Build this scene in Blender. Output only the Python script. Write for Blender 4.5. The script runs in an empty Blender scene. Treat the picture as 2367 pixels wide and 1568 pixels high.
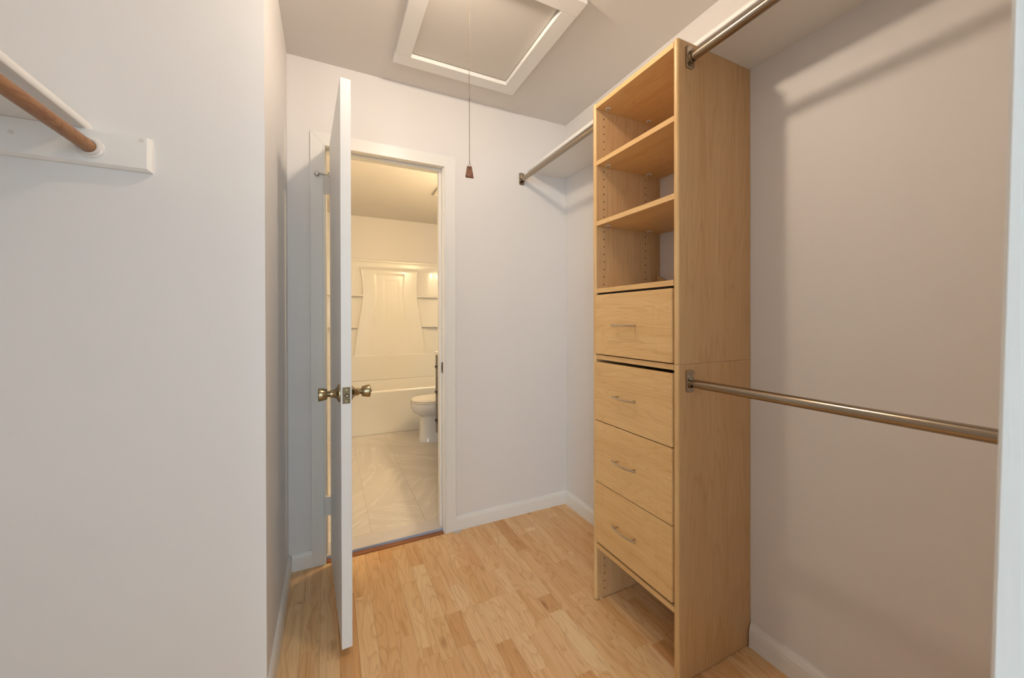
import bpy, bmesh, math, random
from mathutils import Vector, Matrix
random.seed(7)
PI = math.pi
SC = bpy.context.scene
C = SC.collection

# ---------------------------------------------------------------- camera, world, light, exposure
YAW, PITCH, ROLL = 0.4492, -0.0031, -0.0022
CAM_H = 1.1922
cam_d = bpy.data.cameras.new('camera'); cam = bpy.data.objects.new('camera', cam_d); C.objects.link(cam)
fw = Vector((math.sin(YAW)*math.cos(PITCH), math.cos(YAW)*math.cos(PITCH), math.sin(PITCH)))
rt = fw.cross(Vector((0, 0, 1))).normalized(); up = rt.cross(fw)
r2 = rt*math.cos(ROLL) + up*math.sin(ROLL); u2 = -rt*math.sin(ROLL) + up*math.cos(ROLL)
m = Matrix((r2, u2, -fw)).transposed().to_4x4(); m.translation = (0, 0, CAM_H)
cam.matrix_world = m
cam_d.sensor_width = 36; cam_d.lens = 879.03/2367*36
cam_d.shift_y = (741.41-784)/2367
cam_d.clip_start = 0.02
cam_d.dof.use_dof = True; cam_d.dof.focus_distance = 1.9; cam_d.dof.aperture_fstop = 6.3
SC.camera = cam
SC.view_settings.view_transform = 'Standard'; SC.view_settings.look = 'None'
SC.view_settings.gamma = 1; SC.view_settings.use_curve_mapping = False
SC.view_settings.exposure = 0.12

W = bpy.data.worlds.new('world'); SC.world = W; W.use_nodes = True
bg = W.node_tree.nodes['Background']; bg.inputs[0].default_value = (0.64, 0.88, 1.0, 1); bg.inputs[1].default_value = 0.4

DAY_A_POWER = 102      # daylight through the added left bedroom window behind the camera
DAY_B_POWER = 54     # and through the added right one
BULB_STRENGTH = 385.0  # closet pull-chain bulb
VANITY_STRENGTH = 250.0
def area(name, loc, rot, sx, sy, power, col):
    l = bpy.data.lights.new(name, 'AREA'); l.shape = 'RECTANGLE'; l.size = sx; l.size_y = sy
    l.energy = power; l.color = col
    o = bpy.data.objects.new(name, l); o.location = loc; o.rotation_euler = rot; C.objects.link(o)
    return o
DAY_COL = (0.74, 0.895, 0.98)
# daylight through two unseen windows, added and placed to light the closet walls
area('added_window_daylight', (-1.6, -3.12, 1.45), (PI/2, 0, 0), 1.5, 1.5, DAY_A_POWER, DAY_COL)
area('added_window_daylight', (0.95, -3.12, 1.45), (PI/2, 0, 0), 1.5, 1.5, DAY_B_POWER, DAY_COL)

# ---------------------------------------------------------------- dimensions
L, R, D, H = -0.174, 1.389, 2.077, 2.449       # alcove left wall, right wall, back wall, ceiling
DL = 1.372                                      # wall beside the alcove that carries the cleat
FX = -0.93                                      # far left wall of the closet
FY = 0.065                                      # closet face of the entrance wall
BX0, BX1, BY0, BY1 = -0.10, 1.44, 2.195, 4.955  # bathroom
BFZ = 0.012

# ---------------------------------------------------------------- materials
def new_mat(name):
    mt = bpy.data.materials.new(name); mt.use_nodes = True
    nt = mt.node_tree; b = nt.nodes['Principled BSDF']
    return mt, nt, b
def N(nt, t, **kw):
    n = nt.nodes.new(t)
    for k, v in kw.items(): setattr(n, k, v)
    return n
def plain(name, col, rough=0.5, metal=0.0, bump=0.0, bscale=60, spec=0.5, mottle=0.0, mscale=3, coat=0):
    mt, nt, b = new_mat(name)
    b.inputs['Base Color'].default_value = (*col, 1); b.inputs['Roughness'].default_value = rough
    b.inputs['Metallic'].default_value = metal
    b.inputs['Specular IOR Level'].default_value = spec
    b.inputs['Coat Weight'].default_value = coat
    tc = N(nt, 'ShaderNodeTexCoord')
    if bump:
        n = N(nt, 'ShaderNodeTexNoise'); n.inputs['Scale'].default_value = bscale; n.inputs['Detail'].default_value = 3
        nt.links.new(tc.outputs['Object'], n.inputs['Vector'])
        bp = N(nt, 'ShaderNodeBump'); bp.inputs['Strength'].default_value = bump; bp.inputs['Distance'].default_value = 0.002
        nt.links.new(n.outputs['Fac'], bp.inputs['Height']); nt.links.new(bp.outputs['Normal'], b.inputs['Normal'])
    if mottle:
        n = N(nt, 'ShaderNodeTexNoise'); n.inputs['Scale'].default_value = mscale; n.inputs['Detail'].default_value = 5
        nt.links.new(tc.outputs['Object'], n.inputs['Vector'])
        mx = N(nt, 'ShaderNodeMix', data_type='RGBA'); mx.inputs['A'].default_value = (*[c*(1-mottle) for c in col], 1)
        mx.inputs['B'].default_value = (*[min(1, c*(1+mottle)) for c in col], 1)
        nt.links.new(n.outputs['Fac'], mx.inputs['Factor']); nt.links.new(mx.outputs['Result'], b.inputs['Base Color'])
    return mt

def wood(name, tones, axis='Z', rings=11.0, line=0.35, rough=0.42, stretch=(9, 1.0), per_object=True, fine=0.12, lw=0.16, coat=0.0, knots=0.0, drift=0.5):
    """Contour lines of a stretched noise give cathedral grain; tones vary from object to object."""
    mt, nt, b = new_mat(name); lk = nt.links.new
    tc = N(nt, 'ShaderNodeTexCoord'); oi = N(nt, 'ShaderNodeObjectInfo')
    rnd = N(nt, 'ShaderNodeVectorMath', operation='SCALE'); rnd.inputs[0].default_value = (37.1, 91.7, 53.3)
    lk(oi.outputs['Random'], rnd.inputs['Scale'])
    add = N(nt, 'ShaderNodeVectorMath', operation='ADD'); lk(tc.outputs['Object'], add.inputs[0]); lk(rnd.outputs[0], add.inputs[1])
    mp = N(nt, 'ShaderNodeMapping'); a, s = stretch
    sc = {'X': (s, a, a), 'Y': (a, s, a), 'Z': (a, a, s)}[axis]
    mp.inputs['Scale'].default_value = sc; lk(add.outputs[0], mp.inputs['Vector'])
    n1 = N(nt, 'ShaderNodeTexNoise'); n1.inputs['Scale'].default_value = 1.0; n1.inputs['Detail'].default_value = 2.0
    n1.inputs['Roughness'].default_value = 0.45; n1.inputs['Distortion'].default_value = 0.25
    lk(mp.outputs[0], n1.inputs['Vector'])
    mul = N(nt, 'ShaderNodeMath', operation='MULTIPLY'); mul.inputs[1].default_value = rings; lk(n1.outputs['Fac'], mul.inputs[0])
    fr = N(nt, 'ShaderNodeMath', operation='FRACT'); lk(mul.outputs[0], fr.inputs[0])
    ramp = N(nt, 'ShaderNodeValToRGB'); e = ramp.color_ramp.elements
    e[0].position = 0; e[0].color = (1, 1, 1, 1); e[1].position = lw; e[1].color = (0, 0, 0, 1)
    x = ramp.color_ramp.elements.new(0.75); x.color = (0.12, 0.12, 0.12, 1)
    x = ramp.color_ramp.elements.new(1.0); x.color = (1, 1, 1, 1)
    lk(fr.outputs[0], ramp.inputs[0])
    # fine pores
    mp2 = N(nt, 'ShaderNodeMapping')
    mp2.inputs['Scale'].default_value = {'X': (9, 260, 260), 'Y': (260, 9, 260), 'Z': (260, 260, 9)}[axis]
    lk(add.outputs[0], mp2.inputs['Vector'])
    n2 = N(nt, 'ShaderNodeTexNoise'); n2.inputs['Scale'].default_value = 1.0; n2.inputs['Detail'].default_value = 2
    lk(mp2.outputs[0], n2.inputs['Vector'])
    # large drift
    mp3 = N(nt, 'ShaderNodeMapping')
    mp3.inputs['Scale'].default_value = {'X': (1.4, 22, 22), 'Y': (22, 1.4, 22), 'Z': (22, 22, 1.4)}[axis]
    lk(add.outputs[0], mp3.inputs['Vector'])
    n3 = N(nt, 'ShaderNodeTexNoise'); n3.inputs['Scale'].default_value = 1.0; n3.inputs['Detail'].default_value = 3
    lk(mp3.outputs[0], n3.inputs['Vector'])
    tr = N(nt, 'ShaderNodeValToRGB'); els = tr.color_ramp.elements
    while len(els) > 1: els.remove(els[-1])
    for i, t in enumerate(tones):
        p = i/max(1, len(tones)-1)
        el = els[0] if i == 0 else els.new(p)
        el.position = p; el.color = (*t, 1)
    if per_object: lk(oi.outputs['Random'], tr.inputs[0])
    else: tr.inputs[0].default_value = 0.5
    cur = tr.outputs[0]
    def darken(cur, fac_out, amount, dark):
        mm = N(nt, 'ShaderNodeMath', operation='MULTIPLY'); mm.inputs[1].default_value = amount; lk(fac_out, mm.inputs[0])
        mx = N(nt, 'ShaderNodeMix', data_type='RGBA', blend_type='MULTIPLY'); mx.inputs['B'].default_value = (*dark, 1)
        lk(mm.outputs[0], mx.inputs['Factor']); lk(cur, mx.inputs['A'])
        return mx.outputs['Result']
    cur = darken(cur, ramp.outputs[0], line, (0.62, 0.42, 0.27))
    c2 = N(nt, 'ShaderNodeMapRange'); c2.inputs[1].default_value = 0.45; c2.inputs[2].default_value = 0.72; lk(n2.outputs['Fac'], c2.inputs[0])
    cur = darken(cur, c2.outputs[0], fine*2.2, (0.6, 0.45, 0.3))
    c3 = N(nt, 'ShaderNodeMapRange'); c3.inputs[1].default_value = 0.42; c3.inputs[2].default_value = 0.75; lk(n3.outputs['Fac'], c3.inputs[0])
    cur = darken(cur, c3.outputs[0], drift, (0.80, 0.60, 0.42))
    if knots:
        mk = N(nt, 'ShaderNodeMapping'); mk.inputs['Scale'].default_value = {'X': (2.6, 6, 6), 'Y': (6, 2.6, 6), 'Z': (6, 6, 2.6)}[axis]
        lk(add.outputs[0], mk.inputs['Vector'])
        vo = N(nt, 'ShaderNodeTexVoronoi'); vo.inputs['Scale'].default_value = 1.0; lk(mk.outputs[0], vo.inputs['Vector'])
        vr = N(nt, 'ShaderNodeMapRange'); vr.inputs[1].default_value = 0.11; vr.inputs[2].default_value = 0.0; lk(vo.outputs['Distance'], vr.inputs[0])
        cur = darken(cur, vr.outputs[0], knots, (0.42, 0.24, 0.13))
    lk(cur, b.inputs['Base Color'])
    b.inputs['Roughness'].default_value = rough; b.inputs['Coat Weight'].default_value = coat; b.inputs['Coat Roughness'].default_value = 0.25
    bp = N(nt, 'ShaderNodeBump'); bp.inputs['Strength'].default_value = 0.08; bp.inputs['Distance'].default_value = 0.001
    lk(n2.outputs['Fac'], bp.inputs['Height']); lk(bp.outputs['Normal'], b.inputs['Normal'])
    return mt

def brushed_paint(name, col, rough=0.4, st=0.35, sc=(120, 120, 4)):
    mt, nt, b = new_mat(name)
    b.inputs['Base Color'].default_value = (*col, 1); b.inputs['Roughness'].default_value = rough
    tc = N(nt, 'ShaderNodeTexCoord'); mp = N(nt, 'ShaderNodeMapping'); mp.inputs['Scale'].default_value = sc
    n = N(nt, 'ShaderNodeTexNoise'); n.inputs['Scale'].default_value = 1; n.inputs['Detail'].default_value = 3
    bp = N(nt, 'ShaderNodeBump'); bp.inputs['Strength'].default_value = st; bp.inputs['Distance'].default_value = 0.002
    nt.links.new(tc.outputs['Object'], mp.inputs['Vector']); nt.links.new(mp.outputs[0], n.inputs['Vector'])
    nt.links.new(n.outputs['Fac'], bp.inputs['Height']); nt.links.new(bp.outputs['Normal'], b.inputs['Normal'])
    return mt

def tile_mat(name):
    mt, nt, b = new_mat(name); lk = nt.links.new
    tc = N(nt, 'ShaderNodeTexCoord'); oi = N(nt, 'ShaderNodeObjectInfo')
    rnd = N(nt, 'ShaderNodeVectorMath', operation='SCALE'); rnd.inputs[0].default_value = (17, 29, 11); lk(oi.outputs['Random'], rnd.inputs['Scale'])
    ad = N(nt, 'ShaderNodeVectorMath', operation='ADD'); lk(tc.outputs['Object'], ad.inputs[0]); lk(rnd.outputs[0], ad.inputs[1])
    ang = N(nt, 'ShaderNodeMath', operation='MULTIPLY'); ang.inputs[1].default_value = 3.0; lk(oi.outputs['Random'], ang.inputs[0])
    vr = N(nt, 'ShaderNodeVectorRotate', rotation_type='Z_AXIS'); lk(ad.outputs[0], vr.inputs['Vector']); lk(ang.outputs[0], vr.inputs['Angle'])
    mp = N(nt, 'ShaderNodeMapping'); mp.inputs['Scale'].default_value = (0.7, 7, 3); lk(vr.outputs[0], mp.inputs['Vector'])
    n = N(nt, 'ShaderNodeTexNoise'); n.inputs['Scale'].default_value = 1.4; n.inputs['Detail'].default_value = 5; n.inputs['Distortion'].default_value = 0.15
    lk(mp.outputs[0], n.inputs['Vector'])
    r = N(nt, 'ShaderNodeValToRGB'); e = r.color_ramp.elements
    e[0].position = 0.3; e[0].color = (0.63, 0.59, 0.56, 1); e[1].position = 0.72; e[1].color = (0.73, 0.69, 0.65, 1)
    x = e.new(0.5); x.color = (0.68, 0.64, 0.60, 1); x = e.new(0.525); x.color = (0.77, 0.74, 0.71, 1); x = e.new(0.55); x.color = (0.68, 0.635, 0.60, 1)
    lk(n.outputs['Fac'], r.inputs[0])
    g = N(nt, 'ShaderNodeTexNoise'); g.inputs['Scale'].default_value = 160; g.inputs['Detail'].default_value = 2; lk(tc.outputs['Object'], g.inputs['Vector'])
    mx = N(nt, 'ShaderNodeMix', data_type='RGBA', blend_type='OVERLAY'); mx.inputs['Factor'].default_value = 0.25
    lk(r.outputs[0], mx.inputs['A']); lk(g.outputs['Fac'], mx.inputs['B']); lk(mx.outputs['Result'], b.inputs['Base Color'])
    b.inputs['Roughness'].default_value = 0.42
    return mt

def stone_mat(name):
    mt, nt, b = new_mat(name); lk = nt.links.new
    tc = N(nt, 'ShaderNodeTexCoord')
    n = N(nt, 'ShaderNodeTexNoise'); n.inputs['Scale'].default_value = 70; n.inputs['Detail'].default_value = 5; n.inputs['Distortion'].default_value = 1.2
    lk(tc.outputs['Object'], n.inputs['Vector'])
    r = N(nt, 'ShaderNodeValToRGB'); e = r.color_ramp.elements
    e[0].position = 0.35; e[0].color = (0.10, 0.028, 0.010, 1); e[1].position = 0.75; e[1].color = (0.48, 0.30, 0.16, 1)
    x = e.new(0.55); x.color = (0.26, 0.085, 0.028, 1)
    lk(n.outputs['Fac'], r.inputs[0]); lk(r.outputs[0], b.inputs['Base Color']); b.inputs['Roughness'].default_value = 0.35
    return mt

def emit_mat(name, col, s):
    mt, nt, b = new_mat(name)
    b.inputs['Base Color'].default_value = (0.9, 0.9, 0.9, 1)
    b.inputs['Emission Color'].default_value = (*col, 1); b.inputs['Emission Strength'].default_value = s
    return mt

M = {}
M['wall'] = plain('wall_paint', (0.83, 0.80, 0.785), 0.55, bump=0.12, bscale=90, mottle=0.015)
M['ceiling'] = plain('ceiling_paint', (0.78, 0.74, 0.70), 0.7, bump=0.12, bscale=45, mottle=0.02)
M['trim'] = plain('trim_paint', (0.88, 0.86, 0.83), 0.35, bump=0.12, bscale=40)
M['brush_trim'] = brushed_paint('brushed_trim_paint', (0.88, 0.86, 0.83))
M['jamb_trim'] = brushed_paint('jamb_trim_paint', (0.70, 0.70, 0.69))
M['hatch_panel'] = brushed_paint('hatch_panel_paint', (0.70, 0.66, 0.61), 0.6, 0.12, (90, 10, 10))
M['door'] = brushed_paint('door_paint', (0.80, 0.79, 0.78), 0.38)
M['tub'] = plain('white_acrylic', (0.88, 0.86, 0.82), 0.22, coat=0.1)
M['porcelain'] = plain('porcelain', (0.78, 0.78, 0.80), 0.12)
M['seat'] = plain('seat_plastic', (0.80, 0.77, 0.74), 0.2)
M['vanity'] = plain('vanity_grey', (0.13, 0.125, 0.14), 0.45)
M['vanity_dark'] = plain('vanity_reveal', (0.02, 0.02, 0.022), 0.6)
M['white_top'] = plain('white_counter', (0.85, 0.83, 0.80), 0.2)
M['brass'] = plain('antique_brass', (0.37, 0.30, 0.18), 0.25, 1.0, mottle=0.25, mscale=30)
M['brass_dark'] = plain('dark_brass', (0.16, 0.12, 0.07), 0.38, 1.0, mottle=0.3, mscale=60)
M['steel'] = plain('steel', (0.62, 0.60, 0.57), 0.3, 1.0)
M['nickel'] = plain('satin_nickel', (0.52, 0.46, 0.39), 0.27, 1.0)
M['bronze'] = plain('bronze_nickel', (0.36, 0.295, 0.225), 0.19, 1.0)
M['dark'] = plain('dark_gap', (0.012, 0.010, 0.008), 0.8)
M['plastic'] = plain('white_plastic', (0.75, 0.72, 0.66), 0.4)
M['chain'] = plain('chain_metal', (0.17, 0.13, 0.09), 0.4, 0.9)
M['stone'] = stone_mat('brown_stone')
M['tile'] = tile_mat('floor_tile'); M['grout'] = plain('grout', (0.50, 0.47, 0.45), 0.8)
M['marble'] = plain('marble_sill', (0.66, 0.62, 0.62), 0.3, mottle=0.06, mscale=14)
M['sill_edge'] = plain('marble_sill_edge', (0.42, 0.50, 0.66), 0.35)
MAPLE = [(0.60, 0.385, 0.185)]
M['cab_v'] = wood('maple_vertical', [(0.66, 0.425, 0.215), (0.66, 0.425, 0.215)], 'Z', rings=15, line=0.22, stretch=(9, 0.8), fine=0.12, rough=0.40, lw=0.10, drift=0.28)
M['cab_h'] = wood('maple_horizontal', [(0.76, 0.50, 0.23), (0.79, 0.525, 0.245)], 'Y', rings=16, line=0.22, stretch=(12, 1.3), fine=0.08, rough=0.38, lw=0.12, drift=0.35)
M['cab_edge'] = wood('maple_edge', [(0.78, 0.54, 0.26), (0.80, 0.56, 0.275)], 'Y', rings=5, line=0.2, stretch=(9, 1.2), fine=0.10, rough=0.36)
M['plank'] = wood('laminate', [(0.86, 0.56, 0.29), (0.90, 0.62, 0.34), (0.72, 0.41, 0.175), (0.89, 0.61, 0.32), (0.93, 0.69, 0.40), (0.83, 0.53, 0.25), (0.90, 0.63, 0.345), (0.86, 0.57, 0.295), (0.80, 0.49, 0.23), (0.91, 0.64, 0.355)],
                  'Y', rings=14, line=0.36, stretch=(11, 1.7), fine=0.11, rough=0.36, lw=0.12, knots=0.9, drift=0.62)
M['rod_wood'] = wood('rod_wood', [(0.36, 0.17, 0.055), (0.36, 0.17, 0.055)], 'Y', rings=16, line=0.7, stretch=(30, 3.5), fine=0.16, rough=0.4, lw=0.25, knots=0.6)
M['strip_wood'] = wood('threshold_wood', [(0.36, 0.15, 0.055), (0.36, 0.15, 0.055)], 'X', rings=9, line=0.45, stretch=(24, 2), fine=0.15, rough=0.4)
M['bulb'] = emit_mat('bulb_glow', (1.0, 0.825, 0.64), BULB_STRENGTH)
M['vanity_glow'] = emit_mat('vanity_globe_glow', (1.0, 0.76, 0.43), VANITY_STRENGTH)

# ---------------------------------------------------------------- mesh helpers
def box(bm, x0, x1, y0, y1, z0, z1, bev=0.0, seg=1):
    vs = [bm.verts.new((x, y, z)) for x in (x0, x1) for y in (y0, y1) for z in (z0, z1)]
    f = [(0, 1, 3, 2), (4, 6, 7, 5), (0, 4, 5, 1), (2, 3, 7, 6), (0, 2, 6, 4), (1, 5, 7, 3)]
    fs = [bm.faces.new([vs[i] for i in q]) for q in f]
    if bev:
        es = list({e for q in fs for e in q.edges})
        bmesh.ops.bevel(bm, geom=es, offset=bev, segments=seg, affect='EDGES', profile=0.5)
def tube(bm, p, q, r, seg=20, r1=None, caps=True):
    p, q = Vector(p), Vector(q); r1 = r if r1 is None else r1
    d = (q-p).normalized(); a = Vector((0, 0, 1)) if abs(d.z) < .9 else Vector((1, 0, 0))
    u = d.cross(a).normalized(); v = d.cross(u)
    A = [bm.verts.new(p+(u*math.cos(t)+v*math.sin(t))*r) for t in [2*PI*i/seg for i in range(seg)]]
    B = [bm.verts.new(q+(u*math.cos(t)+v*math.sin(t))*r1) for t in [2*PI*i/seg for i in range(seg)]]
    for i in range(seg): bm.faces.new((A[i], A[(i+1) % seg], B[(i+1) % seg], B[i])).smooth = True
    if caps: bm.faces.new(A[::-1]); bm.faces.new(B)
def lathe(bm, origin, axis, prof, seg=28):
    """prof: list of (distance along axis, radius)"""
    o = Vector(origin); d = Vector(axis).normalized(); a = Vector((0, 0, 1)) if abs(d.z) < .9 else Vector((1, 0, 0))
    u = d.cross(a).normalized(); v = d.cross(u); rings = []
    for t, r in prof:
        rings.append([bm.verts.new(o+d*t+(u*math.cos(k)+v*math.sin(k))*max(r, 1e-5)) for k in [2*PI*i/seg for i in range(seg)]])
    for A, B in zip(rings, rings[1:]):
        for i in range(seg): bm.faces.new((A[i], A[(i+1) % seg], B[(i+1) % seg], B[i])).smooth = True
    bm.faces.new(rings[0][::-1]); bm.faces.new(rings[-1])
def path_tube(bm, pts, r, seg=10):
    pts = [Vector(p) for p in pts]; rings = []
    for i, p in enumerate(pts):
        d = (pts[min(i+1, len(pts)-1)]-pts[max(i-1, 0)]).normalized()
        a = Vector((0, 0, 1)) if abs(d.z) < .9 else Vector((1, 0, 0))
        u = d.cross(a).normalized(); v = d.cross(u)
        rings.append([bm.verts.new(p+(u*math.cos(k)+v*math.sin(k))*r) for k in [2*PI*j/seg for j in range(seg)]])
    for A, B in zip(rings, rings[1:]):
        for i in range(seg): bm.faces.new((A[i], A[(i+1) % seg], B[(i+1) % seg], B[i])).smooth = True
    bm.faces.new(rings[0][::-1]); bm.faces.new(rings[-1])
def extrude(bm, prof, p, q, u, v):
    """polygon prof [(a,b)] in axes u,v swept from p to q"""
    p, q, u, v = Vector(p), Vector(q), Vector(u), Vector(v)
    A = [bm.verts.new(p+u*a+v*b) for a, b in prof]; B = [bm.verts.new(q+u*a+v*b) for a, b in prof]
    n = len(prof)
    for i in range(n): bm.faces.new((A[i], A[(i+1) % n], B[(i+1) % n], B[i]))
    bm.faces.new(A[::-1]); bm.faces.new(B)
def loft(bm, rings, cap=True, smooth=True):
    R_ = [[bm.verts.new(p) for p in r] for r in rings]; n = len(R_[0])
    for A, B in zip(R_, R_[1:]):
        for i in range(n): bm.faces.new((A[i], A[(i+1) % n], B[(i+1) % n], B[i])).smooth = smooth
    if cap: bm.faces.new(R_[0][::-1]); bm.faces.new(R_[-1])
def obj(name, bm, mat, parent=None, origin=(0, 0, 0), smooth=None):
    """bm is in world coordinates; origin becomes the object's origin"""
    bmesh.ops.recalc_face_normals(bm, faces=bm.faces)
    o_ = Vector(origin)
    for v in bm.verts: v.co -= o_
    me = bpy.data.meshes.new(name); bm.to_mesh(me); bm.free()
    if any(p.use_smooth for p in me.polygons): me.set_sharp_from_angle(angle=math.radians(38))
    for x in (mat if isinstance(mat, (list, tuple)) else [mat]): me.materials.append(x)
    o = bpy.data.objects.new(name, me); C.objects.link(o)
    if parent is not None:
        o.parent = parent; o.location = o_ - world_of(parent)
    else: o.location = o_
    return o
def world_of(o):
    p = Vector(o.location)
    while o.parent: o = o.parent; p += Vector(o.location)
    return p
def tag(o, label, cat=None, group=None, kind=None):
    o['label'] = label
    if cat: o['category'] = cat
    if group: o['group'] = group
    if kind: o['kind'] = kind
    return o
def thing(name, loc, label, cat, group=None):
    o = bpy.data.objects.new(name, None); o.empty_display_size = 0.05; C.objects.link(o); o.location = loc
    return tag(o, label, cat, group)
def struct(name, bm, mat, label, origin=(0, 0, 0)):
    return tag(obj(name, bm, mat, None, origin), label, None, None, 'structure')
def part(name, mat, parent, fn, origin=None):
    bm = bmesh.new(); fn(bm)
    if origin is None:
        xs = [v.co for v in bm.verts]
        origin = tuple((min(c[i] for c in xs)+max(c[i] for c in xs))/2 for i in range(3))
    return obj(name, bm, mat, parent, origin)
def bx(*a, **k): return lambda bm: box(bm, *a, **k)

# ---------------------------------------------------------------- room shell
T = 0.10
def wall(name, label, boxes, mat='wall'):
    bm = bmesh.new()
    for b in boxes: box(bm, *b)
    return struct(name, bm, M[mat], label)
DO0, DO1, DOZ = -0.030, 0.592, 2.052          # rough opening of the bathroom doorway
wall('wall_back', 'white closet wall around the bathroom doorway', [
    (L-T, DO0-.015, D, BY0, 0, H), (DO1+.015, R+T, D, BY0, 0, H), (DO0-.015, DO1+.015, D, BY0, DOZ+.015, H)])
wall('wall_right', 'white closet wall behind the organizer tower and rods', [(R, R+T, FY-.13, D, 0, H)])
wall('wall_left', 'narrow white return wall left of the open door', [(L-T, L, DL, D, 0, H)])
wall('wall_front', 'white closet wall facing the camera with the wooden cleat', [(FX-T, L-T, DL, DL+T, 0, H)])
wall('wall_side', 'closet end wall left of the camera under the left shelf', [(FX-T, FX, FY-.13, DL, 0, H)])
JX0, JX1 = -0.47, 0.401                       # entrance doorway the camera stands in
wall('wall_entrance', 'white wall around the entrance doorway', [
    (FX-T, JX0-.02, FY-.13, FY, 0, H), (JX1+.02, R+T, FY-.13, FY, 0, H), (JX0-.02, JX1+.02, FY-.13, FY, 2.12, H)])
HX0, HX1, HY0, HY1 = 0.352, 0.848, 1.288, 1.832   # attic hatch opening
wall('ceiling', 'off-white painted closet ceiling', [
    (FX-T, HX0, FY-.13, BY0, H, H+.06), (HX1, R+T, FY-.13, BY0, H, H+.06),
    (HX0, HX1, FY-.13, HY0, H, H+.06), (HX0, HX1, HY1, BY0, H, H+.06)], 'ceiling')
# bathroom
wall('wall_bathroom_back', 'warm lit bathroom wall above the tub surround', [(BX0-T, BX1+T, BY1, BY1+T, 0, H)])
wall('wall_bathroom_left', 'bathroom wall left of the doorway', [(BX0-T, BX0, BY0, BY1, 0, H)])
wall('wall_bathroom_right', 'bathroom wall behind vanity and toilet', [(BX1, BX1+T, BY0, BY1, 0, H)])
wall('ceiling', 'bathroom ceiling seen through the doorway', [(BX0-T, BX1+T, BY0, BY1+T, H, H+.06)], 'ceiling')
# unseen bedroom behind the camera, with two windows added for the daylight
EY = FY-.13
wall('wall_bedroom_left', 'bedroom wall behind the camera, left', [(-2.5, -2.4, -3.0, EY, 0, H)])
wall('wall_bedroom_right', 'bedroom wall behind the camera, right', [(2.6, 2.7, -3.0, EY, 0, H)])
wall('wall_bedroom_front', 'bedroom side of the closet wall', [(-2.5, FX-T, EY, EY+.1, 0, H), (R+T, 2.7, EY, EY+.1, 0, H)])
wall('wall_bedroom_window', 'bedroom wall with the added daylight windows', [
    (-2.5, -2.35, -3.1, -3.0, 0, H), (-.85, .2, -3.1, -3.0, 0, H), (1.7, 2.7, -3.1, -3.0, 0, H),
    (-2.35, -.85, -3.1, -3.0, 0, .7), (-2.35, -.85, -3.1, -3.0, 2.2, H), (.2, 1.7, -3.1, -3.0, 0, .7), (.2, 1.7, -3.1, -3.0, 2.2, H)])
wall('ceiling', 'bedroom ceiling behind the camera', [(-2.5, 2.7, -3.1, EY, H, H+.06)], 'ceiling')
for nm, a, c in (('added_window_1', -2.35, -.85), ('added_window_2', .2, 1.7)):
    bm = bmesh.new(); mid = (a+c)/2
    for b in ((a, c, .7, .75), (a, c, 2.15, 2.2), (a, a+.05, .75, 2.15), (c-.05, c, .75, 2.15), (mid-.02, mid+.02, .75, 2.15)):
        box(bm, b[0], b[1], -3.08, -3.02, b[2], b[3])
    struct(nm, bm, M['trim'], 'added bedroom window frame behind the camera, ' + ('left' if a < 0 else 'right'))
wall('floor', 'bedroom floor behind the camera', [(-2.5, 2.7, -3.1, EY, -.05, -.002)], 'marble')

# closet floor: sub floor + one plank object per laminate strip
fl = wall('floor', 'light maple laminate closet floor of short staggered strips', [(FX-T, R+T, EY, D+.003, -.06, -.009)], 'dark')
SW = 0.0655
plank_cache = {}
def plank(x0, x1, y0, y1):
    w, l = round(x1-x0, 3), round(y1-y0, 3)
    key = (w, l)
    if key not in plank_cache:
        b_ = bmesh.new(); g = 0.00004; e = .0003
        hw, hl = w/2-g, l/2-g
        lo = [(-hw, -hl, -.009), (hw, -hl, -.009), (hw, hl, -.009), (-hw, hl, -.009)]
        mi = [(a, c, -e) for a, c, _ in lo]
        hi = [((hw-e)*s, (hl-e)*t, 0) for s, t in ((-1, -1), (1, -1), (1, 1), (-1, 1))]
        loft(b_, [lo, mi, hi], smooth=False)
        bmesh.ops.recalc_face_normals(b_, faces=b_.faces)
        me = bpy.data.meshes.new('plank'); b_.to_mesh(me); b_.free(); me.materials.append(M['plank'])
        plank_cache[key] = me
    o = bpy.data.objects.new('plank', plank_cache[key]); C.objects.link(o); o.parent = fl
    o.location = ((x0+x1)/2, (y0+y1)/2, 0)
rng = random.Random(23)
lens = (0.26, 0.34, 0.40, 0.20, 0.46, 0.30)
SW = 0.0643
JOINTS = {-4: [1.82], -3: [1.805], -2: [1.874], 0: [1.754], 1: [1.841, 1.332], 2: [1.957, 1.461], 3: [2.027, 1.755, 1.378, 1.338], 4: [1.498], 5: [1.734, 1.493, 1.325], 6: [1.649, 1.497, 1.188, 1.177], 7: [2.128, 1.753, 1.495, 1.279], 8: [1.742, 1.5, 1.496, 1.283, 1.121], 9: [1.666, 1.498, 1.257], 10: [1.497, 1.306], 11: [1.913, 1.416, 1.32], 12: [1.746, 1.301, 1.251], 13: [1.869, 1.371], 14: [1.916, 1.882], 15: [1.628], 16: [1.839]}
k = -16; edges = [FX] + [.095+SW*i for i in range(-15, 21)] + [R]
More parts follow.
